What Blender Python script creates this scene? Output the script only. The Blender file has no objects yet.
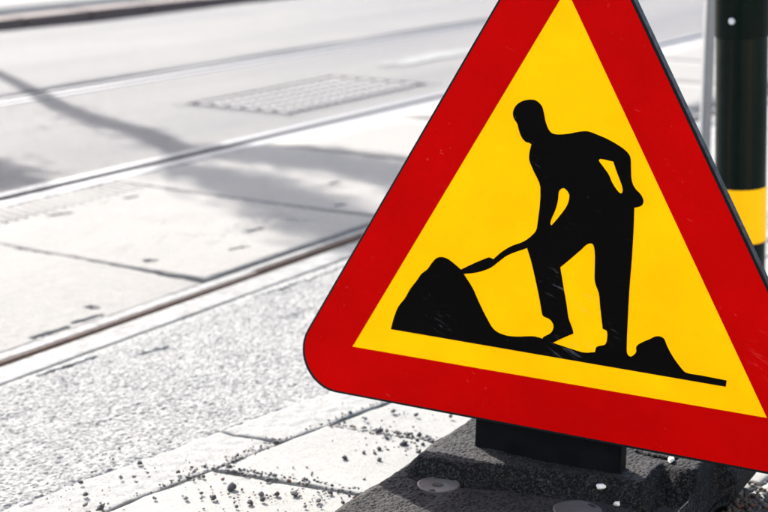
import bpy, bmesh, math, random
import numpy as np
from mathutils import Vector, Matrix

random.seed(7); rng = np.random.default_rng(7)
SC = bpy.context.scene
COL = SC.collection
R = math.radians

# ------------------------------------------------------------------ camera
cam_d = bpy.data.cameras.new('camera')
cam = bpy.data.objects.new('camera', cam_d); COL.objects.link(cam)
cam.location = (0, 0, 0.95)
cam.rotation_euler = (math.pi/2 - math.atan(384/1550), 0, 0)
cam_d.sensor_width = 36.0
cam_d.lens = 36.0*1550/768
cam_d.clip_start = 0.05
cam_d.clip_end = 2000
cam_d.dof.use_dof = True
cam_d.dof.focus_distance = 2.12
cam_d.dof.aperture_fstop = 5.4
SC.camera = cam

# ------------------------------------------------------------------ sky, sun, exposure
SUN_ELEV, SUN_AZ = 33.0, -28.0            # azimuth from +Y (away from the camera), negative to the left
w = bpy.data.worlds.new('World'); SC.world = w; w.use_nodes = True
nt = w.node_tree; nt.nodes.clear()
sky = nt.nodes.new('ShaderNodeTexSky'); sky.sky_type = 'NISHITA'; sky.sun_disc = False
sky.sun_elevation = R(SUN_ELEV); sky.sun_rotation = R(SUN_AZ)
sky.air_density = 0.9; sky.dust_density = 2.0; sky.ozone_density = 1.0
bg = nt.nodes.new('ShaderNodeBackground'); bg.inputs['Strength'].default_value = 0.15
wo = nt.nodes.new('ShaderNodeOutputWorld')
nt.links.new(sky.outputs[0], bg.inputs[0]); nt.links.new(bg.outputs[0], wo.inputs[0])
sun_d = bpy.data.lights.new('sun', 'SUN'); sun_d.energy = 4.4; sun_d.angle = R(0.53); sun_d.color = (1.0, 0.965, 0.91)
sun = bpy.data.objects.new('sun', sun_d); COL.objects.link(sun)
SUN = Vector((math.sin(R(SUN_AZ))*math.cos(R(SUN_ELEV)), math.cos(R(SUN_AZ))*math.cos(R(SUN_ELEV)), math.sin(R(SUN_ELEV))))
sun.rotation_euler = SUN.to_track_quat('Z', 'Y').to_euler()
sun.location = SUN*30
SC.view_settings.view_transform = 'Standard'
SC.view_settings.look = 'None'
SC.view_settings.gamma = 1.0
SC.view_settings.use_curve_mapping = False
SC.view_settings.exposure = 2.55

# ------------------------------------------------------------------ helpers
def tag(o, label=None, cat=None, group=None, kind=None):
    if label: o['label'] = label
    if cat: o['category'] = cat
    if group: o['group'] = group
    if kind: o['kind'] = kind
    return o
def empty(name, loc=(0, 0, 0)):
    o = bpy.data.objects.new(name, None); COL.objects.link(o); o.location = loc
    o.empty_display_size = 0.05
    return o
def link(name, me, mat=None, parent=None, smooth=False):
    o = bpy.data.objects.new(name, me); COL.objects.link(o)
    if mat is not None and not me.materials: me.materials.append(mat)
    if smooth:
        me.polygons.foreach_set('use_smooth', [True]*len(me.polygons))
    if parent is not None: o.parent = parent
    return o
def mesh(name, v, f):
    me = bpy.data.meshes.new(name); me.from_pydata([tuple(x) for x in v], [], f); me.update(); return me
def bm_mesh(name, bm):
    bmesh.ops.recalc_face_normals(bm, faces=bm.faces[:])
    me = bpy.data.meshes.new(name); bm.to_mesh(me); bm.free(); return me
def grid_mesh(name, P):
    """P: (nu, nv, 3) array of points -> quad mesh"""
    nu, nv = P.shape[:2]
    me = bpy.data.meshes.new(name)
    idx = np.arange(nu*nv).reshape(nu, nv)
    q = np.stack([idx[:-1, :-1], idx[1:, :-1], idx[1:, 1:], idx[:-1, 1:]], -1).reshape(-1, 4)
    me.vertices.add(nu*nv); me.vertices.foreach_set('co', P.reshape(-1).astype(np.float32))
    me.loops.add(q.size); me.loops.foreach_set('vertex_index', q.reshape(-1).astype(np.int32))
    me.polygons.add(len(q)); me.polygons.foreach_set('loop_start', (np.arange(len(q))*4).astype(np.int32))
    me.update(calc_edges=True)
    return me
def tube_bm(bm, pts, rads, n=10):
    rings = []
    for i, p in enumerate(pts):
        p = Vector(p)
        t = (Vector(pts[min(i+1, len(pts)-1)]) - Vector(pts[max(i-1, 0)])).normalized()
        a = t.orthogonal().normalized() if i == 0 else (rings_a - t*rings_a.dot(t)).normalized()
        rings_a = a
        b = t.cross(a)
        rings.append([bm.verts.new(p + (a*math.cos(k*2*math.pi/n) + b*math.sin(k*2*math.pi/n))*rads[i]) for k in range(n)])
    for i in range(len(rings)-1):
        for k in range(n):
            bm.faces.new((rings[i][k], rings[i][(k+1) % n], rings[i+1][(k+1) % n], rings[i+1][k]))
    bm.faces.new(rings[0][::-1]); bm.faces.new(rings[-1])
def lathe_bm(bm, prof, n=48):
    rings = [[bm.verts.new((r*math.cos(k*2*math.pi/n), r*math.sin(k*2*math.pi/n), z)) for k in range(n)] for r, z in prof]
    for i in range(len(rings)-1):
        for k in range(n):
            bm.faces.new((rings[i][k], rings[i][(k+1) % n], rings[i+1][(k+1) % n], rings[i+1][k]))
    bm.faces.new(rings[0][::-1]); bm.faces.new(rings[-1])

# value noise for geometry -------------------------------------------------
def vnoise(x, y, seed=0):
    xi = np.floor(x).astype(np.int64); yi = np.floor(y).astype(np.int64)
    fx = x-xi; fy = y-yi
    fx = fx*fx*(3-2*fx); fy = fy*fy*(3-2*fy)
    def h(a, b):
        n = (a*374761393 + b*668265263 + seed*974711) & 0xffffffff
        n = ((n ^ (n >> 13))*1274126177) & 0xffffffff
        return ((n ^ (n >> 16)) & 0xffff)/65535.0
    return (h(xi, yi)*(1-fx)+h(xi+1, yi)*fx)*(1-fy)+(h(xi, yi+1)*(1-fx)+h(xi+1, yi+1)*fx)*fy
def rnd2(a, b, seed):
    n = (a*374761393 + b*668265263 + seed*974711) & 0xffffffff
    n = ((n ^ (n >> 13))*1274126177) & 0xffffffff
    n = ((n ^ (n >> 15))*2246822519) & 0xffffffff
    return ((n ^ (n >> 16)) & 0xffff)/65535.0
def stones(x, y, cell, seed=0, low=0.0):
    """height of a bed of rounded stones: the highest of the jittered domes around"""
    xi = np.floor(x/cell).astype(np.int64); yi = np.floor(y/cell).astype(np.int64)
    out = np.zeros_like(x)
    for dx in (-1, 0, 1):
        for dy in (-1, 0, 1):
            a = xi+dx; b = yi+dy
            cx = (a+rnd2(a, b, seed))*cell; cy = (b+rnd2(a, b, seed+1))*cell
            r = cell*(0.45+0.55*rnd2(a, b, seed+2)); hh = low+(1-low)*rnd2(a, b, seed+3)
            an = 6.28*rnd2(a, b, seed+4); tl = 0.9*rnd2(a, b, seed+5)
            ux = (x-cx)/r; uy = (y-cy)/r
            el = np.cos(an)*ux+np.sin(an)*uy
            d2 = ux*ux+uy*uy+0.7*el*el
            out = np.maximum(out, hh*np.sqrt(np.clip(1-d2, 0, 1))*(1+tl*el*0.5))
    return out

# ------------------------------------------------------------------ materials
def new_mat(name):
    m = bpy.data.materials.new(name); m.use_nodes = True
    return m, m.node_tree, m.node_tree.nodes['Principled BSDF']
def node(nt, t, **kw):
    n = nt.nodes.new(t)
    for k, v in kw.items():
        if k in n.inputs: n.inputs[k].default_value = v
        else: setattr(n, k, v)
    return n
def ramp(nt, fac, stops):
    r = nt.nodes.new('ShaderNodeValToRGB')
    e = r.color_ramp.elements
    e[0].position, e[0].color = stops[0][0], (*stops[0][1], 1)
    e[1].position, e[1].color = stops[-1][0], (*stops[-1][1], 1)
    for p, c in stops[1:-1]:
        x = e.new(p); x.color = (*c, 1)
    nt.links.new(fac, r.inputs[0]); return r.outputs[0]
def mixc(nt, fac, a, b, mode='MIX'):
    n = nt.nodes.new('ShaderNodeMix'); n.data_type = 'RGBA'; n.blend_type = mode
    for k, val in ((0, fac), (6, a), (7, b)):
        if hasattr(val, 'links'): nt.links.new(val, n.inputs[k])
        else: n.inputs[k].default_value = val if k == 0 else (*val, 1)
    return n.outputs[2]
def noise(nt, vec, scale, detail=4, rough=0.55, dist=0):
    n = node(nt, 'ShaderNodeTexNoise', Scale=scale, Detail=detail, Roughness=rough, Distortion=dist)
    if vec is not None: nt.links.new(vec, n.inputs['Vector'])
    return n.outputs[0]
def vor(nt, vec, scale, feature='F1'):
    n = node(nt, 'ShaderNodeTexVoronoi', Scale=scale); n.feature = feature
    nt.links.new(vec, n.inputs['Vector']); return n
def coords(nt, kind='Object', scale=None, rotz=0):
    t = nt.nodes.new('ShaderNodeTexCoord'); o = t.outputs[kind]
    if scale:
        mp = nt.nodes.new('ShaderNodeMapping'); mp.vector_type = 'POINT'
        mp.inputs['Rotation'].default_value = (0, 0, rotz)
        mp2 = nt.nodes.new('ShaderNodeMapping'); mp2.inputs['Scale'].default_value = scale
        nt.links.new(o, mp.inputs[0]); nt.links.new(mp.outputs[0], mp2.inputs[0]); o = mp2.outputs[0]
    return o
def bump(nt, b, h, strength=0.5, dist=0.01, prev=None):
    n = node(nt, 'ShaderNodeBump', Strength=strength, Distance=dist)
    nt.links.new(h, n.inputs['Height'])
    if prev is not None: nt.links.new(prev, n.inputs['Normal'])
    nt.links.new(n.outputs[0], b.inputs['Normal']); return n.outputs[0]
M = {}
RAIL_ANG = R(32.5)

def mineral(name, cols, spots, rough, fine, bstr, bdist, grain=600, streak=None, gmix=.35, spec=.08):
    m, nt, b = new_mat(name)
    v = coords(nt)
    big = noise(nt, v, 1.7, 5, 0.6)
    c = ramp(nt, big, [(0.3, cols[0]), (0.7, cols[1])])
    mid = noise(nt, v, 23, 6, 0.7)
    c = mixc(nt, 0.55, c, ramp(nt, mid, [(0.32, cols[0]), (0.68, cols[1])]))
    vo = vor(nt, v, grain)
    c = mixc(nt, gmix, c, ramp(nt, node_sep(nt, vo.outputs['Color']), [(0.0, spots[0]), (0.5, cols[1]), (1.0, spots[1])]))
    if streak:
        sv = coords(nt, 'Object', streak, RAIL_ANG)
        st = noise(nt, sv, 1.0, 5, 0.6)
        c = mixc(nt, ramp(nt, st, [(0.42, (0, 0, 0)), (0.66, (0.8, 0.8, 0.8))]), c, cols[0])
    nt.links.new(c, b.inputs['Base Color'])
    rough = max(rough, .82)
    rr = ramp(nt, mid, [(0.3, (rough,)*3), (0.7, (min(1, rough+.15),)*3)])
    nt.links.new(rr, b.inputs['Roughness'])
    b.inputs['Specular IOR Level'].default_value = spec
    h = noise(nt, v, fine, 6, 0.75)
    n1 = bump(nt, b, h, bstr, bdist)
    bump(nt, b, vo.outputs['Distance'], bstr*0.6, bdist*0.4, n1)
    M[name] = m; return m
def node_sep(nt, col):
    s = nt.nodes.new('ShaderNodeSeparateColor'); nt.links.new(col, s.inputs[0]); return s.outputs[0]

mineral('asphalt_worn', ((.092, .091, .090), (.138, .135, .126)), ((.050, .049, .050), (.229, .222, .205)), .7, 260, .6, .004, 190, gmix=.6)
mineral('asphalt_road', ((.047, .046, .048), (.072, .068, .065)), ((.033, .033, .032), (.109, .107, .100)), .8, 120, .55, .008, 150, streak=(2.2, .22, 1))
mineral('concrete', ((.084, .077, .074), (.106, .102, .093)), ((.060, .057, .051), (.128, .122, .112)), .6, 180, .35, .004, 260)
mineral('granite', ((.108, .106, .099), (.134, .130, .119)), ((.059, .058, .055), (.167, .163, .150)), .55, 240, .3, .003, 420)
mineral('granite_kerb', ((.111, .109, .102), (.145, .141, .132)), ((.053, .052, .050), (.194, .188, .173)), .6, 170, .55, .005, 330)
mineral('grit', ((.050, .049, .048), (.085, .083, .077)), ((.020, .020, .020), (.125, .120, .110)), .85, 300, .9, .006, 250)
mineral('kerb_brown', ((.051, .039, .036), (.072, .055, .051)), ((.034, .028, .028), (.085, .069, .067)), .8, 90, .5, .006, 140)
mineral('iron_cover', ((.128, .121, .112), (.187, .174, .159)), ((.094, .089, .082), (.223, .211, .195)), .5, 90, .3, .003, 300)

def rubber():
    m, nt, b = new_mat('rubber_base'); v = coords(nt)
    n1 = noise(nt, v, 9, 5, .6); n2 = noise(nt, v, 420, 3, .7)
    vo = vor(nt, v, 420)
    c = ramp(nt, node_sep(nt, vo.outputs['Color']), [(0.0, (.001, .001, .0012)), (.5, (.005, .005, .0055)), (.8, (.014, .014, .014)), (1.0, (.026, .026, .025))])
    c = mixc(nt, ramp(nt, n1, [(.35, (.05,)*3), (.7, (.55,)*3)]), c, (.007, .0066, .0066))
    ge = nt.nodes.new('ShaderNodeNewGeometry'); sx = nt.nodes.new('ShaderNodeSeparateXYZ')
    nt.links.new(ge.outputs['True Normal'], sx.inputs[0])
    top_dust_light = mixc(nt, 1.0, ramp(nt, sx.outputs[2], [(.80, (0, 0, 0)), (.98, (.5,)*3)]), ramp(nt, noise(nt, v, 14, 6, .7), [(.35, (.35,)*3), (.65, (1, 1, 1))]), 'MULTIPLY')  # dust plus painted light: upward faces paler than the dark ridge front
    c = mixc(nt, top_dust_light, c, (.036, .034, .034))
    nt.links.new(c, b.inputs['Base Color'])
    b.inputs['Roughness'].default_value = .8; b.inputs['Specular IOR Level'].default_value = .04
    x = bump(nt, b, n2, .5, .0025); bump(nt, b, vo.outputs['Distance'], .5, .002, x)
    M['rubber'] = m
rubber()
def simple(name, col, rough=.5, metal=0, var=.25, nscale=20, bstr=.1, bd=.001, spec=.5, coat=0):
    m, nt, b = new_mat(name); v = coords(nt)
    n = noise(nt, v, nscale, 6, .65)
    lo = tuple(x*(1-var) for x in col); hi = tuple(min(1, x*(1+var*.6)) for x in col)
    nt.links.new(ramp(nt, n, [(.3, lo), (.7, hi)]), b.inputs['Base Color'])
    nt.links.new(ramp(nt, noise(nt, v, nscale*2.3, 5), [(.3, (max(.02, rough-.08),)*3), (.7, (min(1, rough+.1),)*3)]), b.inputs['Roughness'])
    b.inputs['Metallic'].default_value = metal
    b.inputs['Specular IOR Level'].default_value = spec
    b.inputs['Coat Weight'].default_value = coat
    bump(nt, b, noise(nt, v, nscale*6, 4), bstr, bd)
    M[name] = m; return m
simple('rail_steel', (.082, .081, .079), .75, .05, .5, 22, .5, .002, spec=.08)
simple('rail_dull', (.034, .036, .043), .68, .15, .2, 30, .25, .0015, spec=.2)
simple('groove_dust', (.022, .023, .027), .9, 0, .3, 40, .3, .001, spec=.05)
simple('rail_rust', (.085, .05, .032), .8, .1, .4, 60, .5, .002)
simple('stem_black', (.0025, .0025, .0033), .5, 0, .5, 30, .15, .0008, spec=.05)
simple('rim_black', (.003, .003, .004), .6, 0, .4, 40, .1, .0005, spec=.1)
def pole_paint():
    m, nt, b = new_mat('pole_green')
    v = coords(nt)
    st = noise(nt, coords(nt, 'Object', (70, 70, 1.2)), 1.0, 5, .6)
    c = ramp(nt, st, [(.35, (.0016, .0042, .0034)), (.58, (.0026, .0055, .0042)), (.68, (.011, .008, .0035)), (.78, (.014, .013, .009))])
    sp = ramp(nt, noise(nt, v, 120, 3, .6), [(.68, (0, 0, 0)), (.76, (.35,)*3)])
    c = mixc(nt, sp, c, (.05, .05, .046))
    nt.links.new(c, b.inputs['Base Color'])
    nt.links.new(ramp(nt, noise(nt, v, 40, 5), [(.3, (.28,)*3), (.7, (.42,)*3)]), b.inputs['Roughness'])
    b.inputs['Specular IOR Level'].default_value = .06
    bump(nt, b, noise(nt, v, 90, 4), .08, .0006)
    M['pole_green'] = m
pole_paint()
simple('post_galvanised', (.11, .114, .122), .5, .1, .12, 40, .15, .0006)
simple('band_yellow', (.72, .35, .002), .45, 0, .06, 8, .03, .0004, spec=.05)
simple('screw_steel', (.5, .5, .5), .35, .9, .2, 90, .1, .0003)
simple('cap_grey', (.024, .022, .022), .7, 0, .35, 120, .5, .002)
simple('chip_pale', (.42, .40, .36), .8, 0, .1, 200, .4, .001)
simple('pebble_dark', (.042, .041, .042), .85, 0, .5, 300, .6, .001, spec=.1)
simple('pebble_grey', (.085, .083, .080), .85, 0, .4, 300, .6, .001, spec=.1)
simple('pebble_red', (.10, .06, .045), .85, 0, .4, 300, .6, .001, spec=.1)
simple('gravel_grey_shade', (.055, .054, .054), .85, 0, .4, 300, .6, .001, spec=.1)  # darker copies of the pebble tones, the sign's shadow put into the colour
simple('gravel_red_shade', (.062, .036, .028), .85, 0, .4, 300, .6, .001, spec=.1)
simple('paint_white', (.086, .086, .084), .8, 0, .3, 9, .3, .001, spec=.05)
simple('bark', (.085, .068, .052), .9, 0, .5, 26, .9, .02)
simple('leaf', (.055, .085, .03), .6, 0, .4, 6, 0, .001)

def sheet(name, col, scuff, rough, amount, marks=()):
    """printed sign film: faint mottling, dirt specks near the ground and fine scratches of its own"""
    m, nt, b = new_mat(name); v = coords(nt)
    n = noise(nt, v, 7, 5, .6)
    lo = tuple(x*.83 for x in col)
    c = ramp(nt, n, [(.3, lo), (.7, col)])
    # short scratches: stretched noise, thresholded, only in patches
    sv = coords(nt, 'Object', (22, 150, 22), R(24))
    sc = ramp(nt, noise(nt, sv, 1.6, 3, .5, .4), [(.70, (0, 0, 0)), (.78, (1, 1, 1))])
    patch = ramp(nt, noise(nt, v, 9, 3, .5), [(.47, (0, 0, 0)), (.66, (1, 1, 1))])
    sp = ramp(nt, noise(nt, v, 140, 2, .5), [(.70, (0, 0, 0)), (.78, (.8,)*3)])
    k = mixc(nt, 1.0, mixc(nt, 1.0, sc, sp, 'ADD'), patch, 'MULTIPLY')
    k = mixc(nt, 1.0, k, (amount,)*3, 'MULTIPLY')
    c = mixc(nt, k, c, scuff)
    for (mx, my, mr) in marks:        # rubbed spots at their own places on the sign
        vd = nt.nodes.new('ShaderNodeVectorMath'); vd.operation = 'DISTANCE'; vd.inputs[1].default_value = (mx, my, .001)
        nt.links.new(v, vd.inputs[0])
        near = ramp(nt, vd.outputs['Value'], [(mr*.3, (1, 1, 1)), (mr, (0, 0, 0))])
        sp2 = ramp(nt, noise(nt, sv, 1.1, 5, .7, .8), [(.56, (0, 0, 0)), (.72, (.45,)*3)])
        c = mixc(nt, mixc(nt, 1.0, near, sp2, 'MULTIPLY'), c, scuff)
    nt.links.new(c, b.inputs['Base Color'])
    nt.links.new(ramp(nt, noise(nt, v, 30, 5, .7), [(.3, (rough,)*3), (.7, (rough+.14,)*3)]), b.inputs['Roughness'])
    b.inputs['Specular IOR Level'].default_value = .015
    bump(nt, b, noise(nt, v, 12, 3), .04, .002)
    M[name] = m
sheet('sign_red', (.345, .0004, .0004), (.60, .10, .08), .36, .4, ((.33, .17, .05),))
sheet('sign_yellow', (.80, .385, .0004), (.50, .30, .05), .38, .25, ((.05, .14, .03), (.045, .2, .03)))
sheet('sign_black', (.0022, .0018, .0017), (.16, .16, .19), .40, .45, ((.03, .12, .035), (.015, .22, .03), (.09, .155, .02), (-.17, .135, .02)))

# ------------------------------------------------------------------ road frame: s along the rails, q across them
D2 = Vector((math.sin(RAIL_ANG), math.cos(RAIL_ANG), 0)); N2 = Vector((-D2.y, D2.x, 0))
def W(s, q, z=0.0): return D2*s + N2*q + Vector((0, 0, z))
def Wg(S, Q, Z): return np.stack([D2.x*S+N2.x*Q, D2.y*S+N2.y*Q, Z], -1)
EA = R(41)
E2 = Vector((math.sin(EA), math.cos(EA), 0)); M2 = Vector((-E2.y, E2.x, 0))     # pavement edge frame
def V(e, m, z=0.0): return E2*e + M2*m + Vector((0, 0, z))
def q_kerb(s): return (1.880 - s*D2.dot(M2))/N2.dot(M2)

def strip(name, s0, s1, q0, q1, z, mat, label=None, ns=60, nq=10, dip=0.0, thick=0.06):
    S, Q = np.meshgrid(np.linspace(s0, s1, ns), np.linspace(q0, q1, nq), indexing='ij')
    Z = z + dip*(vnoise(S*1.3, Q*1.3, 3)-.5)
    P = Wg(S, Q, Z)
    # turn the rim down so the strip has a thickness
    P2 = np.concatenate([P[:, :1], P, P[:, -1:]], 1); P2[:, 0, 2] -= thick; P2[:, -1, 2] -= thick
    P2 = np.concatenate([P2[:1], P2, P2[-1:]], 0); P2[0, :, 2] -= thick; P2[-1, :, 2] -= thick
    o = link(name, grid_mesh(name, P2[:, ::-1]), mat)
    return tag(o, kind='structure')

# ground far and wide, a little under everything
gme = mesh('ground', [(-900, -900, -.075), (900, -900, -.075), (900, 900, -.075), (-900, 900, -.075)], [(0, 1, 2, 3)])
tag(link('ground', gme, M['asphalt_road']), kind='structure')

# near asphalt lane with real aggregate -----------------------------------
def asphalt_height(X, Y):
    h = stones(X, Y, .0074, 11, .1)*.0036
    h = np.maximum(h, stones(X+3.3, Y+1.7, .0048, 31, .1)*.0026)
    h += (vnoise(X*14, Y*14, 5)-.5)*.004 + (vnoise(X*3.1, Y*3.1, 9)-.5)*.006
    # worn hollows where the stone has come out
    ho = vnoise(X*22, Y*22, 21)*vnoise(X*5, Y*5, 23)
    h -= np.clip(ho-.52, 0, 1)*.018
    return h
ns, nq = 1500, 330
s_ = np.linspace(.9, 4.3, ns)[:, None]; t_ = np.linspace(0, 1, nq)[None, :]
Q = q_kerb(s_)*(1-t_) + 2.1265*t_; S = s_ + 0*t_
P = Wg(S, Q, 0*S)
H = asphalt_height(P[..., 0], P[..., 1])
edge = np.clip((2.1265-Q)/.03, 0, 1)
H = H*(.25+.75*edge) - .0025
ke = (Q-q_kerb(S))/.030 + (vnoise(S*55, Q*55, 61)-.5)*.9
H = H - .008*np.clip(.75-ke, 0, 1)
for (s0, q0, s1, q1, wd, dp) in ((2.06, 2.108, 2.135, 2.100, .007, .014), (2.12, 2.100, 2.20, 2.094, .006, .009), (2.28, 2.03, 2.34, 2.02, .008, .006),
                                 (2.74, 2.098, 2.90, 2.09, .003, .008), (2.88, 2.09, 2.95, 2.08, .005, .012), (2.95, 2.085, 3.1, 2.09, .003, .006)):
    tt = np.clip(((S-s0)*(s1-s0)+(Q-q0)*(q1-q0))/((s1-s0)**2+(q1-q0)**2), 0, 1)
    dd = np.hypot(S-(s0+tt*(s1-s0)), Q-(q0+tt*(q1-q0))) + (vnoise(S*90, Q*90, 4)-.5)*wd*1.3
    H -= dp*np.clip(1-dd/wd, 0, 1)**.5
P[..., 2] = H
tag(link('asphalt_lane', grid_mesh('asphalt_lane', P[:, ::-1]), M['asphalt_worn'], smooth=False), kind='structure')
def lane_rest(name, s0, s1):
    n = 40
    ss = np.linspace(s0, s1, n)[:, None]; tt = np.linspace(0, 1, 5)[None, :]
    Qr = np.maximum(q_kerb(ss), -12)*(1-tt)+2.1265*tt
    tag(link(name, grid_mesh(name, Wg(ss+0*tt, Qr, -.004+0*Qr)[:, ::-1]), M['asphalt_worn']), kind='structure')
lane_rest('asphalt_lane_far', 4.3, 45); lane_rest('asphalt_lane_near', -6, .9)

# roadway between and beyond the tracks
SL = np.concatenate([np.linspace(-4, 5.0, 60), np.linspace(5.1, 6.1, 9), np.linspace(6.19, 45, 120)])
QL = np.array([3.475, 3.55, 3.63, 3.75, 3.9, 4.1, 4.25, 4.4, 4.6, 4.83])
rb = bmesh.new(); vg = [[rb.verts.new(W(a, b, -.003)) for b in QL] for a in SL]
for i in range(len(SL)-1):
    for j in range(len(QL)-1):
        if 5.0 <= (SL[i]+SL[i+1])/2 <= 6.19 and 3.63 <= (QL[j]+QL[j+1])/2 <= 4.25: continue
        rb.faces.new((vg[i][j], vg[i+1][j], vg[i+1][j+1], vg[i][j+1]))
ex = bmesh.ops.extrude_edge_only(rb, edges=[e for e in rb.edges if e.is_boundary])
bmesh.ops.translate(rb, vec=(0, 0, -.06), verts=[v for v in ex['geom'] if isinstance(v, bmesh.types.BMVert)])
tag(link('roadway_middle', bm_mesh('roadway_middle', rb), M['asphalt_road']), kind='structure')
strip('roadway_far', -4, 60, 4.985, 7.20, -.003, M['asphalt_road'], ns=160, nq=20, dip=.02)
strip('far_pavement', -6, 70, 7.46, 60, .052, M['concrete'], ns=120, nq=60, dip=.012, thick=.12)

# kerb along the far side, stone by stone
fk = tag(empty('far_kerb', W(8, 7.3, 0)), 'low dark brown kerb edging the far side of the street', 'kerb')
kme = None
for k in range(34):
    s0 = 2.0+k*.6
    if kme is None:
        bm = bmesh.new(); bmesh.ops.create_cube(bm, size=1)
        bmesh.ops.scale(bm, vec=(.592, .235, .16), verts=bm.verts)
        bmesh.ops.bevel(bm, geom=bm.edges[:], offset=.012, segments=2, affect='EDGES')
        kme = bm_mesh('kerb_stone', bm)
    o = link('kerb_stone', kme, M['kerb_brown'], fk)
    o.matrix_world = Matrix.Identity(4)
    o.location = W(s0, 7.325, -.022+random.uniform(-.003, .003)) - fk.location
    o.rotation_euler = (0, 0, math.pi/2-RAIL_ANG+random.uniform(-.004, .004))

# ------------------------------------------------------------------ tram rails (grooved)
def extrude_profile(name, prof, s0, s1, mat, parent, n=2, closed=True):
    v = []; f = []; k = len(prof)
    for i in range(n):
        s = s0+(s1-s0)*i/(n-1)
        v += [W(s, q, z) for q, z in prof]
    for i in range(n-1):
        for j in range(k):
            a = i*k+j; b = i*k+(j+1) % k
            f.append((a, b, b+k, a+k))
    f.append(tuple(range(k))[::-1]); f.append(tuple(range((n-1)*k, n*k)))
    bm = bmesh.new(); me = mesh(name, v, f); bm.from_mesh(me); bpy.data.meshes.remove(me)
    me = bm_mesh(name, bm)
    return link(name, me, mat, parent)
def rail(q0, head, groove, lip, label, segs, top=.001, s_cut=None, steel='rail_steel'):
    t = empty('tram_rail'); tag(t, label, 'rail', 'grooved tram rails set in the street')
    s0, s1 = segs
    r = .007
    qa, qb = q0, q0+head
    extrude_profile('running_head', [(qa, -.07), (qa, top-r), (qa+.002, top-.002), (qa+r, top), (qb-r*1.2, top), (qb-.003, top-.003), (qb, top-r*1.3), (qb, -.07)], s0, s1, M[steel], t)
    cuts = [(s0, s1, groove)] if s_cut is None else [(s0, s_cut[0], groove), (s_cut[0], s1, s_cut[1])]
    for (a, b, g) in cuts:
        extrude_profile('groove', [(qb+.0005, -.07), (qb+.0005, -.030), (qb+g*.4, -.034), (qb+g-.006, -.030), (qb+g-.001, top-.0025), (qb+g+.0025, top-.0008), (qb+g+.0025, -.07)], a, b, M['rail_rust' if steel == 'rail_steel' else 'groove_dust'], t)
        qc = qb+g+.003; qd = q0+head+groove+lip
        extrude_profile('lip', [(qc, -.07), (qc, top-.005), (qc+.003, top), (qd-.003, top), (qd, top-.004), (qd, -.07)], a, b, M[steel], t)
    return t
rail(2.128, .086, .021, .040, 'nearest tram rail with narrow rusty brown groove, beside the coarse asphalt', (-4, 45), s_cut=(2.93, .034))
rail(3.318, .072, .036, .046, 'second tram rail, on the far edge of the pale concrete slabs', (-4, 45), steel='rail_dull')
rail(4.834, .050, .036, .042, 'farthest tram rail, out beyond the ribbed metal cover', (-4, 45), steel='rail_dull')

# ------------------------------------------------------------------ concrete slabs between the first two rails
bed = tag(empty('track_bed', W(3, 2.8, -.06)), kind='structure')
slots = [(3.15, 3.10, .034, .007, .35), (3.437, 3.088, .024, .006, .25), (2.870, 2.524, .012, .012, 0), (2.490, 2.366, .010, .016, 0),
         (3.09, 2.415, .030, .005, .3), (3.285, 2.51, .032, .006, .1), (3.67, 2.488, .022, .007, .2), (2.79, 2.81, .005, .11, -.08),
         (2.35, 2.64, .012, .006, .3), (2.30, 2.31, .05, .006, .05), (2.42, 2.315, .04, .005, .1), (3.95, 2.7, .02, .008, .2), (2.45, 2.9, .01, .01, 0)]
def slab(s0, s1, q0, q1, z, tilt, fine, name='concrete_slab'):
    n1 = 150 if fine else 8; n2 = 190 if fine else 8
    S, Q = np.meshgrid(np.linspace(s0, s1, n1), np.linspace(q0, q1, n2), indexing='ij')
    ed = np.minimum(np.minimum(S-s0, s1-S), np.minimum(Q-q0, q1-Q))
    wob = (vnoise(S*40, Q*40, 8)-.5)*.008
    Z = z + tilt*np.clip((Q-q0)/.42, 0, 1) + 0*S
    if fine:
        Z = Z - .006*np.clip(1-(ed+wob)/.010, 0, 1)**2
        Z += (vnoise(S*6, Q*6, 2)-.5)*.003 + (vnoise(S*60, Q*60, 12)-.5)*.0009
        pits = vnoise(S*75, Q*75, 44)*vnoise(S*9, Q*9, 45)
        Z -= np.clip(pits-.62, 0, 1)*.010
        for (sc, qc, ls, lq, sk) in slots:
            a = (S-sc)*math.cos(sk)-(Q-qc)*math.sin(sk); b = (S-sc)*math.sin(sk)+(Q-qc)*math.cos(sk)
            dd = np.maximum(np.abs(a)/ls, np.abs(b)/lq) + (vnoise(S*120, Q*120, 6)-.5)*.6
            Z -= .014*np.clip((1.15-dd)/.3, 0, 1)
    P = Wg(S, Q, Z)
    P2 = np.concatenate([P[:, :1], P, P[:, -1:]], 1); P2[:, 0, 2] = -.07; P2[:, -1, 2] = -.07
    P2 = np.concatenate([P2[:1], P2, P2[-1:]], 0); P2[0, :, 2] = -.07; P2[-1, :, 2] = -.07
    o = link(name, grid_mesh(name, P2[:, ::-1]), M['concrete'], bed, smooth=False)
    o.location = -bed.location
    return o
slab_list = {}
k = 0
s = -1.2
while s < 30:
    fine = .3 < s < 4.0
    z = 0.002; tilt = 0
    g = .0018
    if abs(s-2.0) < .01: z, tilt = -.007, .010
    if abs(s-2.8) < .01: z, tilt = .004, -.002
    if abs(s-3.6) < .01: z, tilt = .009, -.006
    slab_list[round(s, 1)] = slab(s+g, s+.8-g, 2.290, 3.312, z, tilt, fine)
    s += .8
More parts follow.
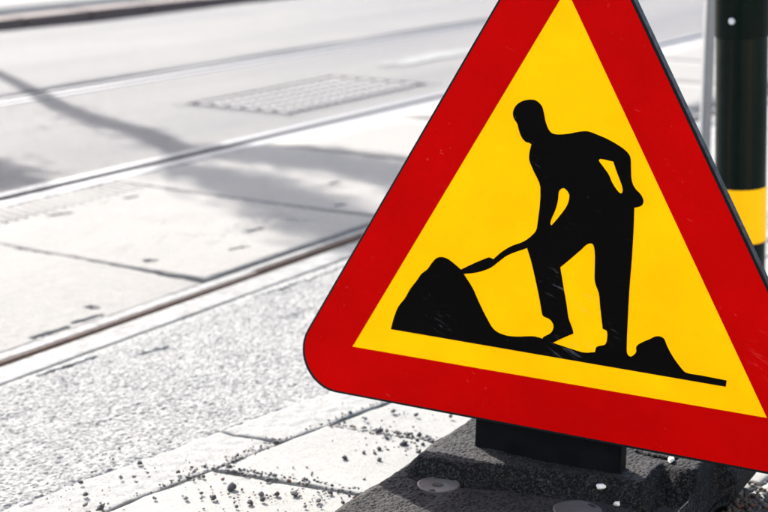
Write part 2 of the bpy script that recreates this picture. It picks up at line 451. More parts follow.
def ribs(s0, s1, q0, q1, step, parent, z):
    bm = bmesh.new()
    x = s0
    while x < s1:
        p = [W(x, q0, z-.002), W(x+step*.5, q0, z-.002), W(x+step*.5+.03, q1, z-.002), W(x+.03, q1, z-.002)]
        t = [W(x+.004, q0+.004, z+.0022), W(x+step*.5-.004, q0+.004, z+.0022), W(x+step*.5+.026, q1-.004, z+.0022), W(x+.034, q1-.004, z+.0022)]
        a = [bm.verts.new(c) for c in p]; b = [bm.verts.new(c) for c in t]
        bm.faces.new(b)
        for i in range(4): bm.faces.new((a[i], a[(i+1) % 4], b[(i+1) % 4], b[i]))
        x += step
    o = link('ribbed_strip', bm_mesh('ribbed_strip', bm), M['concrete'], parent); o['kind'] = 'stuff'
ribs(2.83, 3.56, 3.15, 3.29, .038, slab_list[2.8], .003)
ribs(2.20, 2.62, 2.30, 2.375, .026, slab_list[2.0], -.014)

# ------------------------------------------------------------------ ribbed metal cover in the roadway
cov = tag(empty('street_cover', W(5.5, 3.9, 0)), 'rectangular ribbed metal cover set in the roadway beyond the second rail', 'manhole cover')
def box_sq(bm, s0, s1, q0, q1, z0, z1, ch=.003):
    lo = [bm.verts.new(W(*p, z0)) for p in ((s0, q0), (s1, q0), (s1, q1), (s0, q1))]
    mi = [bm.verts.new(W(*p, z1-ch)) for p in ((s0, q0), (s1, q0), (s1, q1), (s0, q1))]
    hi = [bm.verts.new(W(*p, z1)) for p in ((s0+ch, q0+ch), (s1-ch, q0+ch), (s1-ch, q1-ch), (s0+ch, q1-ch))]
    bm.faces.new(hi)
    for a, b in ((lo, mi), (mi, hi)):
        for i in range(4): bm.faces.new((a[i], a[(i+1) % 4], b[(i+1) % 4], b[i]))
def place(name, bm, mat, par):
    o = link(name, bm_mesh(name, bm), mat, par); o.location = -par.location; return o
S0, S1, Q0, Q1 = 5.05, 6.14, 3.68, 4.20
bm = bmesh.new(); box_sq(bm, S0, S1, Q0, Q1, -.06, -.014); place('plate', bm, M['iron_cover'], cov)
bm = bmesh.new()
for a in ((S0-.05, S0-.012, Q0-.05, Q1+.05), (S1+.012, S1+.05, Q0-.05, Q1+.05)): box_sq(bm, *a, -.05, -.001)
for a in ((S0-.012, S1+.012, Q0-.05, Q0-.012), (S0-.012, S1+.012, Q1+.012, Q1+.05)): box_sq(bm, *a, -.05, -.002)
place('frame', bm, M['asphalt_road'], cov)
bm = bmesh.new()
n1, n2 = 16, 6
for i in range(n1):
    for j in range(n2):
        a = S0+.02+(S1-S0-.04)*i/n1; b = Q0+.015+(Q1-Q0-.03)*j/n2
        box_sq(bm, a+.010, a+.050, b+.010, b+.072, -.018, .0015, .005)
place('raised_studs', bm, M['iron_cover'], cov)['kind'] = 'stuff'

# worn paint in the far carriageway
bm = bmesh.new()
ring = []
for k in range(40):
    a = k/40*2*math.pi; r = 1+.16*math.sin(5*a+1)+.1*math.sin(11*a)
    ring.append(bm.verts.new(W(7.1+.5*r*math.cos(a), 4.2+.09*r*math.sin(a), .0012)))
bm.faces.new(ring)
tag(link('road_marking', bm_mesh('road_marking', bm), M['paint_white']), 'worn patch of white road paint beyond the ribbed cover', 'road marking')

# ------------------------------------------------------------------ pavement of granite stones
pav = tag(empty('pavement', V(1.8, 1.5, -.02)), kind='structure')
bedme = grid_mesh('joint_bed', np.array([[V(e, m, -.0055) for m in (1.900, -6)] for e in np.linspace(-5, 12, 30)]))
o = link('joint_bed', bedme, M['grit'], pav); o.location = -pav.location
def stone(name, e0, e1, m0, m1, skew, mat, zj, fine=True):
    """one paving stone, long sides along the kerb, ends skewed"""
    n1 = max(6, int((e1-e0)/.0045)); n2 = max(6, int((m1-m0)/.0045))
    if not fine: n1 = n2 = 5
    A, B = np.meshgrid(np.linspace(0, 1, n1), np.linspace(0, 1, n2), indexing='ij')
    e = e0+(e1-e0)*A; m = m0+(m1-m0)*B
    ed = np.minimum(np.minimum(e-e0, e1-e), np.minimum(m-m0, m1-m))
    sd = int(abs(e0*977+m0*313)) % 97
    # uneven outline
    e = e + skew*(m-m1) + (vnoise(m*30+sd, e*0, 1)-.5)*.006*(1-2*np.abs(A-.5) < .02)
    m = m + (vnoise(e*30+sd, m*0, 2)-.5)*.006*((B < .02) | (B > .98))
    rnd = .0016 if mat != M['granite_kerb'] else .0022
    Z = zj - rnd*np.clip(1-ed/(.0065 if rnd < .002 else .009), 0, 1)**2
    Z = Z + (vnoise(e*9, m*9, 3)-.5)*.0022 + (vnoise(e*70, m*70, 5)-.5)*(.0024 if mat == M['granite_kerb'] else .0007)
    P = np.stack([E2.x*e+M2.x*m, E2.y*e+M2.y*m, Z], -1)
    P2 = np.concatenate([P[:, :1], P, P[:, -1:]], 1); P2[:, 0, 2] = -.05; P2[:, -1, 2] = -.05
    P2 = np.concatenate([P2[:1], P2, P2[-1:]], 0); P2[0, :, 2] = -.05; P2[-1, :, 2] = -.05
    o = link(name, grid_mesh(name, P2[:, ::-1]), mat, pav, smooth=True); o.location = -pav.location
G = .0025
for k in range(14):
    e0 = 1.745-.52*3+.52*k
    stone('edge_stone', e0+G, e0+.52-G, 1.7765, 1.899, -.25, M['granite_kerb'], random.uniform(-.002, .0), e0 < 4)
for row, (m1, off) in enumerate(((1.771, 1.612), (1.418, 1.49), (1.065, 1.57), (.712, 1.44), (.359, 1.6))):
    n0 = -5 if row < 3 else -3
    for k in range(n0, 16):
        L = .275
        e0 = off+k*L
        if e0 > 5.2: continue
        stone('paving_stone', e0+G, e0+L-G, m1-.346, m1-.002, -.31, M['granite'], random.uniform(-.002, .003), .9 < e0 < 3.6 and row < 3)

# ------------------------------------------------------------------ sign base frame: a along the sign, b to the front
YAW = .5005
U = Vector((math.cos(YAW), -math.sin(YAW), 0)); F = Vector((-math.sin(YAW), -math.cos(YAW), 0))
O = Vector((.2312, 2.1204, 0))
def AB(a, b, z=0.0): return O + U*a + F*b + Vector((0, 0, z))
def sstep(x): x = np.clip(x, 0, 1); return x*x*(3-2*x)
def base_z(a, b):
    z = np.full_like(a, .085)
    # raised ridge carrying the stem; its front edge wavers a little
    fr = .052 - .055*sstep((a+.19)/.30) + .004*np.sin(a*40)
    rid = sstep((fr+.020-b)/.024)*sstep((b+.28)/.04)*sstep((a+.203)/.028)*sstep((.225-a)/.03)
    z = z + .024*rid
    # hand-hold hollow at the right of the stem
    z = z - .048*sstep((b+.095+6*(a-.178)**2*4)/.05)*sstep((a-.146)/.02)*sstep((.214-a)/.02)*sstep((.06-b)/.06)
    # lifting slot behind it
    z = z - .010*np.clip(1-np.abs((b+.122)+.25*(a-.135)**2*20-.004)/.006, 0, 1)*((a > .098) & (a < .165))
    # shallow gutter along the foot of the ridge
    z = z - .009*np.exp(-((b-fr-.026)/.010)**2)*sstep((a+.19)/.03)
    # lobe at the right end
    z = z - .030*sstep((a-.200)/.012)*sstep((b+.185)/.03)
    z = z + (vnoise(a*9+5, b*9, 7)-.5)*.003
    calm = np.ones_like(a)
    for ca, cb in ((-.126, .086), (.085, .075)): calm = calm*sstep((np.hypot(a-ca, b-cb)-.026)/.014)
    z = z + (vnoise(a*35, b*35, 2)-.5)*.003*calm
    z = z + stones(a, b, .0040, 5, .1)*.0017*calm
    return z
A_, B_ = np.meshgrid(np.linspace(0, 1, 330), np.linspace(0, 1, 330), indexing='ij')
b_ = -.34 + (.33+.34)*B_
aR = .222 + .018*sstep((-.14-b_)/.04)
aL = -.222 + .004*np.sin(b_*23) - .0*b_
cut = np.clip((-.28-b_)/.06, 0, 1)
aR = aR - .05*cut**2.2; aL = aL + .05*cut**2.2
a_ = aL+(aR-aL)*A_
ed = np.minimum(np.minimum(a_-aL, aR-a_), np.minimum(b_+.34, .33-b_))
zz = base_z(a_, b_)
zz = zz - .026*(1-np.sqrt(np.clip(1-np.clip(1-ed/.026, 0, 1)**2, 0, 1)))
P = np.stack([O.x+U.x*a_+F.x*b_, O.y+U.y*a_+F.y*b_, zz], -1)
def skirt(P, z, out):
    c = P.mean((0, 1))
    P2 = np.concatenate([P[:, :1], P, P[:, -1:]], 1); P2 = np.concatenate([P2[:1], P2, P2[-1:]], 0)
    for sl in (np.s_[0], np.s_[-1], np.s_[:, 0], np.s_[:, -1]):
        P2[sl][..., 2] = z
    return P2
P = skirt(P, .045, 0)
n0, n1 = P.shape[:2]
P = skirt(P, .022, 0)
P[-1, :, 0] -= U.x*.016; P[-1, :, 1] -= U.y*.016      # the right flank is undercut
P = skirt(P, .002, 0)
P[-1, :, 0] -= U.x*.026; P[-1, :, 1] -= U.y*.026
base = tag(empty('sign_base', AB(0, 0, .002)), 'dark grey moulded rubber base block under the roadworks sign', 'sign base')
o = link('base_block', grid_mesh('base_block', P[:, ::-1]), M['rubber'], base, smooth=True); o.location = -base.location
def cap(a, b, r, hole):
    bm = bmesh.new()
    n = 40
    prof = [(r, -.012), (r, .0028), (r*.94, .0038), (r*.86, .0026), (r*.35, .0022)]
    prof += [(r*.30, .0018), (r*.26, -.008), (.0005, -.009)] if hole else [(r*.2, .0026), (.0005, .0028)]
    lathe_bm(bm, prof, n)
    for v in bm.verts: v.co.z += .0008*(math.sin(v.co.x*150)+math.cos(v.co.y*130))*.5
    o = link('filler_cap', bm_mesh('filler_cap', bm), M['cap_grey'], base, smooth=True)
    z = float(base_z(np.array([a]), np.array([b+.012]))[0])
    o.location = AB(a, b, z-.0019) - base.location
cap(-.126, .086, .031, True)
cap(.085, .075, .034, False)

# pale crumbs lying on the base
def chunk(seed, r, flat=.7, sub=2, jag=.35):
    bm = bmesh.new(); bmesh.ops.create_icosphere(bm, subdivisions=sub, radius=1)
    rr = random.Random(seed)
    ph = [(Vector((rr.gauss(0, 1), rr.gauss(0, 1), rr.gauss(0, 1))).normalized(), rr.uniform(.42, .8)) for _ in range(11)]
    for v in bm.verts:
        n = v.co.normalized(); d = 1.0
        for p, t in ph: d = min(d, t/n.dot(p) if n.dot(p) > .2 else 9)
        v.co = n*d*1.25
    bmesh.ops.scale(bm, vec=(r*rr.uniform(.9, 1.25), r*rr.uniform(.75, 1), r*flat), verts=bm.verts)
    return bm_mesh('pebble', bm)
for (a, b, r, sd, lab) in ((.092, .006, .0075, 3, 'pale chip of stone lying in the shade on the dark base, nearest the black stem'),
                           (.128, .034, .0065, 5, 'flat pale chip beside the round cap on the base'),
                           (.158, -.108, .0080, 8, 'bright chip in the sun right of the stem on the base')):
    z = float(base_z(np.array([a]), np.array([b]))[0])
    o = link('stone_chip', chunk(sd, r*.9, .6), M['chip_pale']); o.location = AB(a, b, z+.003); o.rotation_euler.z = sd
    tag(o, lab, 'stone chip')

# ------------------------------------------------------------------ the roadworks sign
sign = empty('roadworks_sign')
SM = Matrix(((.87715, .02945, -.47931, .2312), (-.48016, .03913, -.87631, 2.1204), (-.00706, .9988, .04846, .1657), (0, 0, 0, 1)))
sign.matrix_world = SM
tag(sign, 'red and yellow triangular roadworks warning sign with black digging figure', 'road sign')
H3 = .9*math.sqrt(3)/2
tri = [(-.45, 0), (.45, 0), (0, H3)]
cen = (0, H3/3)
def round_tri(scale_off, rad, n=14):
    """triangle offset outward by scale_off metres with rounded corners"""
    inr = H3/3; k = (inr+scale_off)/inr
    pts = []
    c3 = [(cen[0]+(x-cen[0])*k, cen[1]+(y-cen[1])*k) for x, y in tri]
    for i, (x, y) in enumerate(c3):
        dx, dy = cen[0]-x, cen[1]-y; L = math.hypot(dx, dy)
        cx, cy = x+dx/L*rad*2, y+dy/L*rad*2
        base_a = math.atan2(-dy, -dx)
        for j in range(n+1):
            a = base_a-math.pi/3+2*math.pi/3*j/n
            pts.append((cx+rad*math.cos(a), cy+rad*math.sin(a)))
    return pts
def plate(name, loops, z0, z1, mat, bev=0):
    """solid of a 2D outline between two depths; loops are (outline, depth) rings front to back"""
    bm = bmesh.new(); rings = []
    for pts, z in loops: rings.append([bm.verts.new((x, y, z)) for x, y in pts])
    n = len(rings[0])
    for r0, r1 in zip(rings[:-1], rings[1:]):
        for k in range(n): bm.faces.new((r0[k], r0[(k+1) % n], r1[(k+1) % n], r1[k]))
    bm.faces.new(rings[0]); bm.faces.new(rings[-1][::-1])
    return link(name, bm_mesh(name, bm), mat, sign)
RAD = .060
plate('panel', [(round_tri(.0010, RAD), -.0002), (round_tri(.0034, RAD+.002), -.0002), (round_tri(.0040, RAD+.002), -.0010), (round_tri(.0040, RAD+.002), -.0165), (round_tri(.003, RAD+.002), -.0175), (round_tri(-.012, RAD), -.0175)], 0, 0, M['rim_black'])
def film(name, outlines, z, t, mat):
    cu = bpy.data.curves.new(name, 'CURVE'); cu.dimensions = '2D'; cu.fill_mode = 'BOTH'; cu.extrude = t/2
    for pts in outlines:
        sp = cu.splines.new('POLY'); sp.points.add(len(pts)-1)
        for p, (x, y) in zip(sp.points, pts): p.co = (x, y, 0, 1)
        sp.use_cyclic_u = True
    tmp = bpy.data.objects.new(name, cu); COL.objects.link(tmp)
    dg = bpy.context.evaluated_depsgraph_get()
    me = bpy.data.meshes.new_from_object(tmp.evaluated_get(dg))
    bpy.data.objects.remove(tmp); bpy.data.curves.remove(cu)
    me.name = name; me.materials.clear()
    for v in me.vertices: v.co.z += z+t/2
    return link(name, me, mat, sign)
KI = .7132
inner = [(cen[0]+(x-cen[0])*KI, cen[1]+(y-cen[1])*KI) for x, y in tri]
film('red_border', [round_tri(0, RAD, 20), inner], .0001, .0006, M['sign_red'])
film('yellow_field', [[(cen[0]+(x-cen[0])*.999, cen[1]+(y-cen[1])*.999) for x, y in inner]], .0001, .0005, M['sign_yellow'])
OUT = [(-255.2,112.1,1),(-249.9,132.6),(-243.6,148.7),(-232.6,163.6),(-224.8,178.2),(-213.9,193.1),(-206.2,204.6),(-196.7,212.7),(-190.5,222.0),(-183.0,230.6),(-175.0,233.7),(-165.3,232.5),(-153.9,226.6),(-142.3,219.0,1),(-122.0,230.7),(-100.7,241.8),(-97.2,242.6),(-91.1,241.0,1),(-78.4,253.2),(-63.5,263.7),(-44.2,273.1),(-28.4,287.8),(-25.4,297.1),(-23.6,353.0),(-35.7,376.3),(-42.3,389.5),(-42.8,400.5),(-40.4,412.5,1),(-43.6,414.2),(-49.6,415.4),(-55.9,421.5),(-60.7,431.2),(-63.6,439.7),(-69.2,447.1),(-70.9,455.7),(-66.6,465.4),(-57.3,472.3),(-44.3,475.4),(-36.1,474.3),(-27.9,467.9),(-23.9,458.3),(-21.2,447.6),(-16.4,437.1),(-11.3,431.6),(-3.0,429.9),(14.5,432.3),(29.1,436.3),(41.9,438.1),(55.0,435.1),(72.0,429.8),(89.0,422.3),(100.8,415.0),(106.3,407.7),(108.1,393.8),(110.2,377.0),(115.3,366.6),(124.8,357.9),(129.0,349.8),(127.0,343.5),(120.9,340.4),(116.5,339.3,1),(117.4,308.0),(117.6,271.1),(116.8,216.2),(118.3,139.5),(120.3,131.3),(125.2,129.3),(132.2,136.6),(132.1,144.6),(137.4,150.4),(151.1,158.6),(157.9,163.0),(164.8,164.3),(171.2,161.7),(175.8,152.6),(185.1,138.7),(197.5,124.8),(205.4,119.1),(224.8,118.6),(262.4,117.4,1),(261.7,108.4,1)]
HA = [(-137.5,213.0,1),(-115.6,218.1),(-95.7,227.1),(-82.3,238.4),(-68.9,249.5),(-39.2,263.7,1),(-30.4,240.6),(-16.8,194.4),(-12.0,174.9),(-9.3,168.1),(-0.1,165.2),(5.6,160.3),(7.5,154.2),(4.1,145.6),(-7.0,137.6),(-8.5,135.0,1),(-22.2,136.2),(-49.6,131.7),(-68.1,131.3),(-84.7,136.7),(-97.3,152.5),(-110.0,172.7),(-122.8,195.0)]
HL = [(52.1,280.7),(59.3,281.3),(63.0,270.4),(64.5,244.9),(65.8,228.3),(72.6,212.4),(75.8,193.1),(81.4,162.8,1),(87.4,160.4),(88.8,152.6),(86.5,141.0),(74.3,135.6),(71.9,127.4,1),(56.0,124.3),(38.0,126.3),(7.8,131.1,1),(20.9,139.4),(38.2,149.3,1),(36.3,156.1),(29.5,170.8),(25.6,188.8),(19.6,213.5),(12.9,242.2,1),(26.4,255.2),(41.9,270.6)]
HM = [(10.2,355.3),(14.1,354.6),(19.2,349.6),(20.8,345.4),(19.4,335.3),(14.2,324.8),(-3.4,301.1),(-5.6,302.0),(-4.9,308.1),(1.2,324.4),(4.1,338.1),(5.0,350.4)]
HE = [(61.0,399.5),(64.2,401.6),(82.3,399.6,1),(86.6,389.3),(93.3,375.3),(97.7,364.8),(97.7,358.2),(95.1,357.0),(90.4,360.4),(82.0,371.2),(76.8,381.0),(68.0,391.2)]
def smooth(pts):
    """centripetal Catmull-Rom through the points, corners (third value 1) kept sharp; mm -> m"""
    n = len(pts); out = []
    P = [Vector((p[0], p[1])) for p in pts]; C = [len(p) > 2 for p in pts]
    for i in range(n):
        p1, p2 = P[i], P[(i+1) % n]
        p0 = p1-(p2-p1)*.5 if C[i] else P[i-1]
        p3 = p2+(p2-p1)*.5 if C[(i+1) % n] else P[(i+2) % n]
        L = (p2-p1).length
        m1 = (p2-p0)*(L/max(1e-6, (p1-p0).length+L)); m2 = (p3-p1)*(L/max(1e-6, (p3-p2).length+L))
        for k in range(4):
            t = k/4
            q = p1*(2*t**3-3*t**2+1)+m1*(t**3-2*t**2+t)+p2*(-2*t**3+3*t**2)+m2*(t**3-t**2)
            out.append((q.x/1000, q.y/1000))
    return out
film('digging_figure', [smooth(x) for x in (OUT, HA, HL, HM, HE)], .0007, .0004, M['sign_black'])
# the stem that plugs into the base, in the base's own upright frame
bm = bmesh.new()
bmesh.ops.create_cube(bm, size=1)
bmesh.ops.scale(bm, vec=(.231, .030, .22), verts=bm.verts)
bmesh.ops.bevel(bm, geom=bm.edges[:], offset=.004, segments=3, affect='EDGES')
for v in bm.verts:
    wv = AB(-.0055+v.co.x, -.040-v.co.y - .0485*(v.co.z), .175+v.co.z)
    v.co = SM.inverted() @ wv
link('stem', bm_mesh('stem', bm), M['stem_black'], sign)

# ------------------------------------------------------------------ pole and post on the right
PX, PY = .7865, 3.3
pole = empty('striped_pole', (PX, PY, 0)); pole.rotation_euler = (0, R(-2.6), 0)
tag(pole, 'dark green round pole with a yellow band behind the sign', 'pole')
def lathe(name, prof, mat, parent, n=56):
    bm = bmesh.new(); lathe_bm(bm, prof, n); return link(name, bm_mesh(name, bm), mat, parent, smooth=True)
def auto(o):
    me = o.data
    try: me.set_sharp_from_angle(angle=R(35))
    except Exception: pass
RP = .0545
auto(lathe('shaft', [(RP, -.06), (RP, .02), (RP, 1.2), (RP, 3.4)], M['pole_green'], pole))
auto(lathe('yellow_band', [(RP+.0002, .170), (RP+.0012, .171), (RP+.0012, .289), (RP+.0002, .290)], M['band_yellow'], pole))
auto(lathe('sleeve', [(RP+.0002, .613), (RP+.0022, .6135), (RP+.0030, .616), (RP+.0030, 2.2), (RP+.0002, 2.203)], M['pole_green'], pole))
bm = bmesh.new(); lathe_bm(bm, [(.0068, 0), (.0068, .0015), (.0056, .0034), (.003, .0036), (.0026, .0024), (.0004, .0022)], 20)
sc = link('screw', bm_mesh('screw', bm), M['screw_steel'], pole, smooth=True)
ang = R(-90-34)
sc.location = ((RP+.003)*math.cos(ang), (RP+.003)*math.sin(ang), .650)
sc.rotation_euler = Vector((math.cos(ang), math.sin(ang), 0)).to_track_quat('Z', 'Y').to_euler()

post = empty('steel_post', (.892, 4.25, 0)); post.rotation_euler = (0, R(-.6), R(8))
tag(post, 'slim pale grey galvanised post just left of the green pole', 'post')
bm = bmesh.new(); bmesh.ops.create_cube(bm, size=1); bmesh.ops.scale(bm, vec=(.028, .028, 2.6), verts=bm.verts)
bmesh.ops.bevel(bm, geom=[e for e in bm.edges if abs((e.verts[0].co-e.verts[1].co).z) > .1], offset=.004, segments=3, affect='EDGES')
bmesh.ops.translate(bm, vec=(0, 0, 1.28), verts=bm.verts)
link('tube', bm_mesh('tube', bm), M['post_galvanised'], post)
bm = bmesh.new(); bmesh.ops.create_cube(bm, size=1); bmesh.ops.scale(bm, vec=(.11, .11, .008), verts=bm.verts)
bmesh.ops.bevel(bm, geom=bm.edges[:], offset=.002, segments=1, affect='EDGES')
bmesh.ops.translate(bm, vec=(0, 0, .004), verts=bm.verts)
link('foot_plate', bm_mesh('foot_plate', bm), M['post_galvanised'], post)

# ------------------------------------------------------------------ loose pebbles and grit
peb_me = [chunk(100+i, 1.0, .75, 1 if i else 2) for i in range(9)]
mats = [M['pebble_dark'], M['pebble_grey'], M['pebble_red']]
def px_ground(u, v, z=.002):
    pt = math.atan(384/1550)
    d = Vector(((u-384)/1550, 0, 0)) + Vector((0, math.cos(pt), -math.sin(pt))) + Vector((0, math.sin(pt), math.cos(pt)))*((256-v)/1550)
    return Vector((0, 0, .95)) + d*(-(.95-z)/d.z)
# the larger ones, where they lie on the stones (x, y in metres, radius in mm)
big = [(231.7,488.8,6.5),(262.6,501.6,7),(213.4,499.7,5.5),(134,477.9,5),(154.6,499.7,4.5),(295.4,495.6,5.5),(318.7,502.5,5.5),(261,495,5),(277.7,495.6,5),(250,503.8,4.5),(236.6,508,4.5),(186,499.7,4.2),(201.6,494.3,4.5),(223,480.6,4.2),
       (392.9,412.2,4.8),(365.5,420,4.8),(416.6,415.5,4.2),(450.3,417.3,4.0),(403.8,445.6,5.5),(379.2,461.1,6),(344.6,459.3,5.2),(363.7,453.8,4.6),(386.5,439.2,5),(418.4,452.9,5),(397.4,434.7,4.5),(408.4,435.6,4.8),(419.3,435.6,4.8),(429.3,441,4.5),(422.9,445.6,5),(379,450,4.6),(374.6,453.8,4.5),
       (85.3,506.8,6.2),(101.3,509,6.2),(80.5,483.8,4.8),(86,495.6,4.6),(120.8,478.8,4),(139.6,464,4),(343,504,5),(330,494,4.5),(305,508,4.6)]
kinds = []
for i in range(9):
    for mt in mats:
        me = peb_me[i].copy(); me.materials.clear(); me.materials.append(mt); kinds.append(me)
for i, (u, v, r) in enumerate(big):
    p = px_ground(u, v)
    mt = 2 if i in (30, 13) else (1 if i % 4 == 3 else 0)
    o = link('pebble', kinds[(i % 9)*3+mt])
    sc_ = r/1000*1.12
    o.scale = (sc_, sc_, sc_*.95); o.rotation_euler = (random.uniform(-.4, .4), random.uniform(-.4, .4), random.uniform(0, 6.28))
    o.location = p + Vector((0, 0, sc_*.5))
    if u < 145: lab = 'small loose dark pebble on the rough edge stones at the lower left'
    elif u < 350 and v > 470: lab = 'small loose dark pebble on the paving stone at the bottom, left of the base'
    elif v > 430: lab = 'small loose dark pebble in the cluster just left of the dark base'
    else: lab = 'small loose pebble on the stone just under the red edge of the sign'
    tag(o, lab, 'pebble', lab.replace('small loose dark pebble', 'pebbles').replace('small loose pebble', 'pebbles'))

def scatter(name, spots, label, cat, mat_w=(.62, .27, .11)):
    """many small stones as one mesh; spots: (position, radius)"""
    base_v = []; 
    for me in peb_me[1:6]:
        v = np.array([x.co[:] for x in me.vertices]); f = np.array([list(p.vertices) for p in me.polygons]); base_v.append((v, f))
    Vv = []; Ff = []; Mi = []; n = 0
    for p, r in spots:
        v, f = base_v[rng.integers(len(base_v))]
        ax = rng.normal(size=3); ax /= np.linalg.norm(ax)
        Rm = np.array(Matrix.Rotation(rng.uniform(0, 6.28), 3, Vector(ax)))
        vv = (v*r)@Rm.T*np.array([1, 1, .85])+np.array(p)+np.array([0, 0, r*.45])
        Vv.append(vv); Ff.append(f+n); Mi += [int(rng.choice(3, p=mat_w))]*len(f); n += len(v)
    Vv = np.concatenate(Vv); Ff = np.concatenate(Ff)
    me = bpy.data.meshes.new(name)
    me.vertices.add(len(Vv)); me.vertices.foreach_set('co', Vv.reshape(-1).astype(np.float32))
    me.loops.add(Ff.size); me.loops.foreach_set('vertex_index', Ff.reshape(-1).astype(np.int32))
    me.polygons.add(len(Ff)); me.polygons.foreach_set('loop_start', (np.arange(len(Ff))*3).astype(np.int32))
    me.update(calc_edges=True)
    for m_ in mats: me.materials.append(m_)
    me.polygons.foreach_set('material_index', np.array(Mi, dtype=np.int32)); me.update()
    return tag(link(name, me), label, cat, kind='stuff')
spots = []
def line(e0, m0, e1, m1, n, w, r0, r1, z=-.008):
    for _ in range(n):
        t = random.random(); j = random.gauss(0, w)
        p = V(e0+(e1-e0)*t, m0+(m1-m0)*t+j, 0) if abs(e1-e0) > abs(m1-m0) else V(e0+(e1-e0)*t+j, m0+(m1-m0)*t, 0)
        zz = z if abs(j) < .004 else .001
        p.z = zz
        spots.append((p, random.uniform(r0, r1)*(1 if random.random() > .12 else 1.5)))
line(.9, 1.776, 3.2, 1.776, 650, .004, .0014, .0030)
line(1.55, 1.780, 1.78, 1.780, 110, .010, .0018, .0040)
line(1.88, 1.776, 2.15, 1.776, 45, .008, .0014, .0030)
line(1.62, 1.768, 1.73, 1.42, 280, .007, .0016, .0036)
line(1.89, 1.768, 2.00, 1.42, 330, .008, .0016, .0038)
line(2.165, 1.768, 2.27, 1.42, 70, .005, .0012, .0026)
line(1.745, 1.899, 1.775, 1.78, 30, .002, .001, .0022)
for (u, v, su, sv, n) in ((280, 495, 34, 9, 55), (215, 495, 30, 9, 26), (395, 444, 24, 8, 60), (330, 492, 22, 10, 30), (90, 495, 45, 12, 16), (200, 470, 50, 8, 14), (400, 415, 34, 6, 16), (120, 470, 40, 20, 12), (340, 420, 60, 18, 16), (175, 455, 70, 14, 14)):
    for _ in range(n):
        p = px_ground(random.gauss(u, su), random.gauss(v, sv))
        spots.append((p, random.uniform(.0012, .0030)))
scatter('grit', spots, 'fine dark grit caught in the joints of the pale paving', 'grit')
# heap of coarse gravel at the right of the base, shade painted into its colour
spots = []
for _ in range(3600):
    a = random.uniform(.19, .55); b = random.uniform(-.36, .02)
    if a < .204: continue
    z = .001 + .012*max(0, 1-((a-.40)/.2)**2)*random.random()
    if b < -.30 and random.random() < .8: continue
    spots.append((AB(a, b, z), random.uniform(.0022, .0058)))
mats = [M['pebble_dark'], M['gravel_grey_shade'], M['gravel_red_shade']]
scatter('gravel', spots, 'coarse brown gravel, colour darkened as if in shade, beside the right end of the base', 'gravel', (.45, .25, .30))

# ------------------------------------------------------------------ unseen plastered house, added behind the camera to bounce sunlight onto the sign
simple('plaster', (.62, .57, .48), .9, 0, .06, 3, .2, .004, spec=.1)
simple('house_glass', (.02, .025, .03), .08, 0, .1, 2, .02, .001)
simple('house_frame', (.55, .54, .50), .5, 0, .05, 10, .05, .001)
house = tag(empty('added_house', W(-14, -5.5, 0)), 'cream plastered house added behind the viewer to bounce sunlight onto the sign', 'added building')
def hbox(bm, s0, s1, q0, q1, z0, z1):
    v = [bm.verts.new(W(a, b, c)) for c in (z0, z1) for a, b in ((s0, q0), (s1, q0), (s1, q1), (s0, q1))]
    for f in ((0, 1, 2, 3), (4, 5, 6, 7), (0, 1, 5, 4), (1, 2, 6, 5), (2, 3, 7, 6), (3, 0, 4, 7)): bm.faces.new([v[i] for i in f])
HS0, NB, BAY, ST = -28.0, 12, 2.3, 3.3
bm = bmesh.new()
for k in range(5):      # bands between the storeys
    hbox(bm, HS0, HS0+NB*BAY, -5.9, -5.5, k*ST+(-.05 if k == 0 else -.65), k*ST+.75)
for k in range(4):
    for i in range(NB+1):
        c = HS0+i*BAY
        hbox(bm, max(HS0, c-.55), min(HS0+NB*BAY, c+.55), -5.9, -5.502, k*ST+.75, (k+1)*ST-.65)
hbox(bm, HS0, HS0+NB*BAY, -14, -5.9, -.05, 4*ST+.75)
place('wall', bm, M['plaster'], house)
bm = bmesh.new(); hbox(bm, HS0-.1, HS0+NB*BAY+.1, -6.0, -5.25, 4*ST+.751, 4*ST+1.0); place('cornice', bm, M['house_frame'], house)
wf = wp = None
for k in range(4):
    for i in range(NB):
        s0 = HS0+i*BAY+.55; z0 = k*ST+.75
        if wf is None:
            bm = bmesh.new(); h = ST-1.4; wd = BAY-1.1
            for a in ((0, .07, 0, h), (wd-.07, wd, 0, h), (.07, wd-.07, 0, .07), (.07, wd-.07, h-.07, h), (wd/2-.03, wd/2+.03, .07, h-.07)):
                hbox(bm, a[0], a[1], -.05, .05, a[2], a[3])
            wf = bm_mesh('window_frame', bm)
            bm = bmesh.new(); hbox(bm, .05, wd-.05, -.012, .012, .05, h-.05); wp = bm_mesh('pane', bm)
        o = link('window', wf, M['house_frame'], house); o.location = W(s0, -5.68, z0)-house.location
        g = link('pane', wp, M['house_glass'], o)

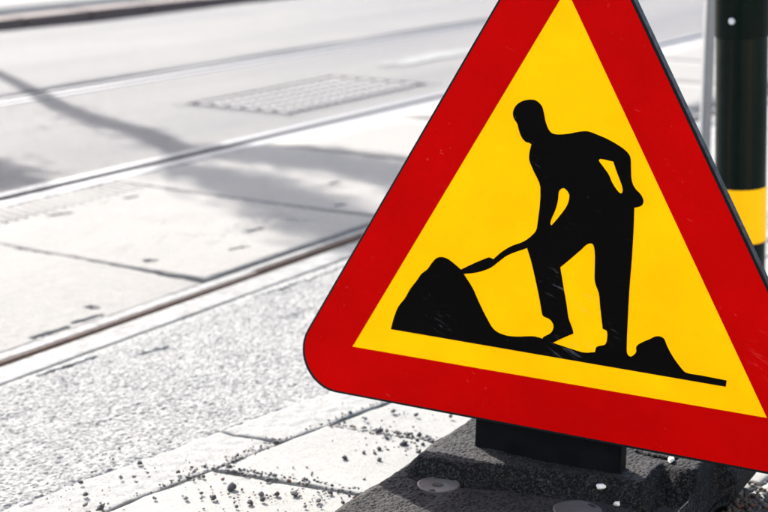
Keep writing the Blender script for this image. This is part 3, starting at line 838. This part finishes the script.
# ------------------------------------------------------------------ street tree beyond the far kerb; its shadow falls across the tracks
SH = Vector((SUN.x, SUN.y, 0)).normalized(); TAN = math.tan(R(SUN_ELEV))
def lift(x, y, t):
    """point at distance t towards the sun above the shadow point (x, y)"""
    return Vector((x, y, 0)) + SH*t + Vector((0, 0, t*TAN))
foot = Vector((-1.851, 7.464, 0)) + SH*2.75
tree = empty('street_tree', foot); tag(tree, 'street tree on the far pavement at the left, casting its shadow over the tracks', 'tree')
def sh(px, py):    # metres to the foot along the sun direction
    return (foot - Vector((px, py, 0))).dot(SH)
bm = bmesh.new()
tp = [(-1.851, 7.464), (-1.56, 6.88), (-1.33, 6.40), (-1.13, 6.07), (-.90, 5.78), (-.74, 5.43)]
pts = [foot - tree.location + Vector((0, 0, -.02)), foot - tree.location + SH*0 + Vector((.0, .0, .25))]
rads = [.075, .05]
for (x, y), r in zip(tp, (.040, .046, .062, .066, .068, .064)):
    d = sh(x, y); p = lift(x, y, d); pts.append(p - tree.location); rads.append(r)
tube_bm(bm, pts, rads, 12)
top = pts[-1]
limbsA = [[(-.62, 5.36), (-.36, 5.25), (-.16, 5.15), (.04, 4.92), (.22, 4.58)], [(-.66, 5.02), (-.43, 4.76), (-.26, 4.46), (-.15, 4.2), (-.02, 3.95)], [(-2.35, 6.6), (-2.0, 5.6), (-1.48, 5.08), (-1.24, 4.84)]]
crown_pts = []
for li, L in enumerate(limbsA):
    q = [top if li < 2 else pts[2]]; rr = [.045 if li < 2 else .02]
    for i, (x, y) in enumerate(L):
        d = sh(x, y) + (.0 if li else .15)
        p = lift(x, y, d) - tree.location; q.append(p); rr.append((.036-.006*i) if li < 2 else .014)
    tube_bm(bm, q, rr, 8)
    for i in range(1 if li < 2 else 3, len(q)-1):
        for t in np.linspace(0, 1, 6): crown_pts.append((q[i].lerp(q[i+1], t), (.055+.05*min(1, i/2)) if li < 2 else .11, li))
for (x, y) in ((-1.28, 6.28), (-1.22, 6.18), (-1.12, 6.00), (-1.0, 5.85), (-.86, 5.62)):     # twigs along the stem
    crown_pts.append((lift(x, y, sh(x, y)) - tree.location, .07, 3))
link('trunk', bm_mesh('trunk', bm), M['bark'], tree, smooth=True)
lv = []; lf = []
for p, rad, li in crown_pts:
    n = {0: 130, 1: 130, 2: 320, 3: 40}[li]
    for _ in range(n):
        c = p + Vector((random.gauss(0, rad*.75), random.gauss(0, rad*.75), random.gauss(0, rad*.6)))
        s_l = random.uniform(.018, .032)
        a = Vector((random.gauss(0, 1), random.gauss(0, 1), random.gauss(0, .6))).normalized(); b = a.orthogonal().normalized()
        k = len(lv)
        lv += [c-a*s_l, c-b*s_l*.55, c+a*s_l, c+b*s_l*.55]; lf.append((k, k+1, k+2, k+3))
link('crown', mesh('crown', lv, lf), M['leaf'], tree)
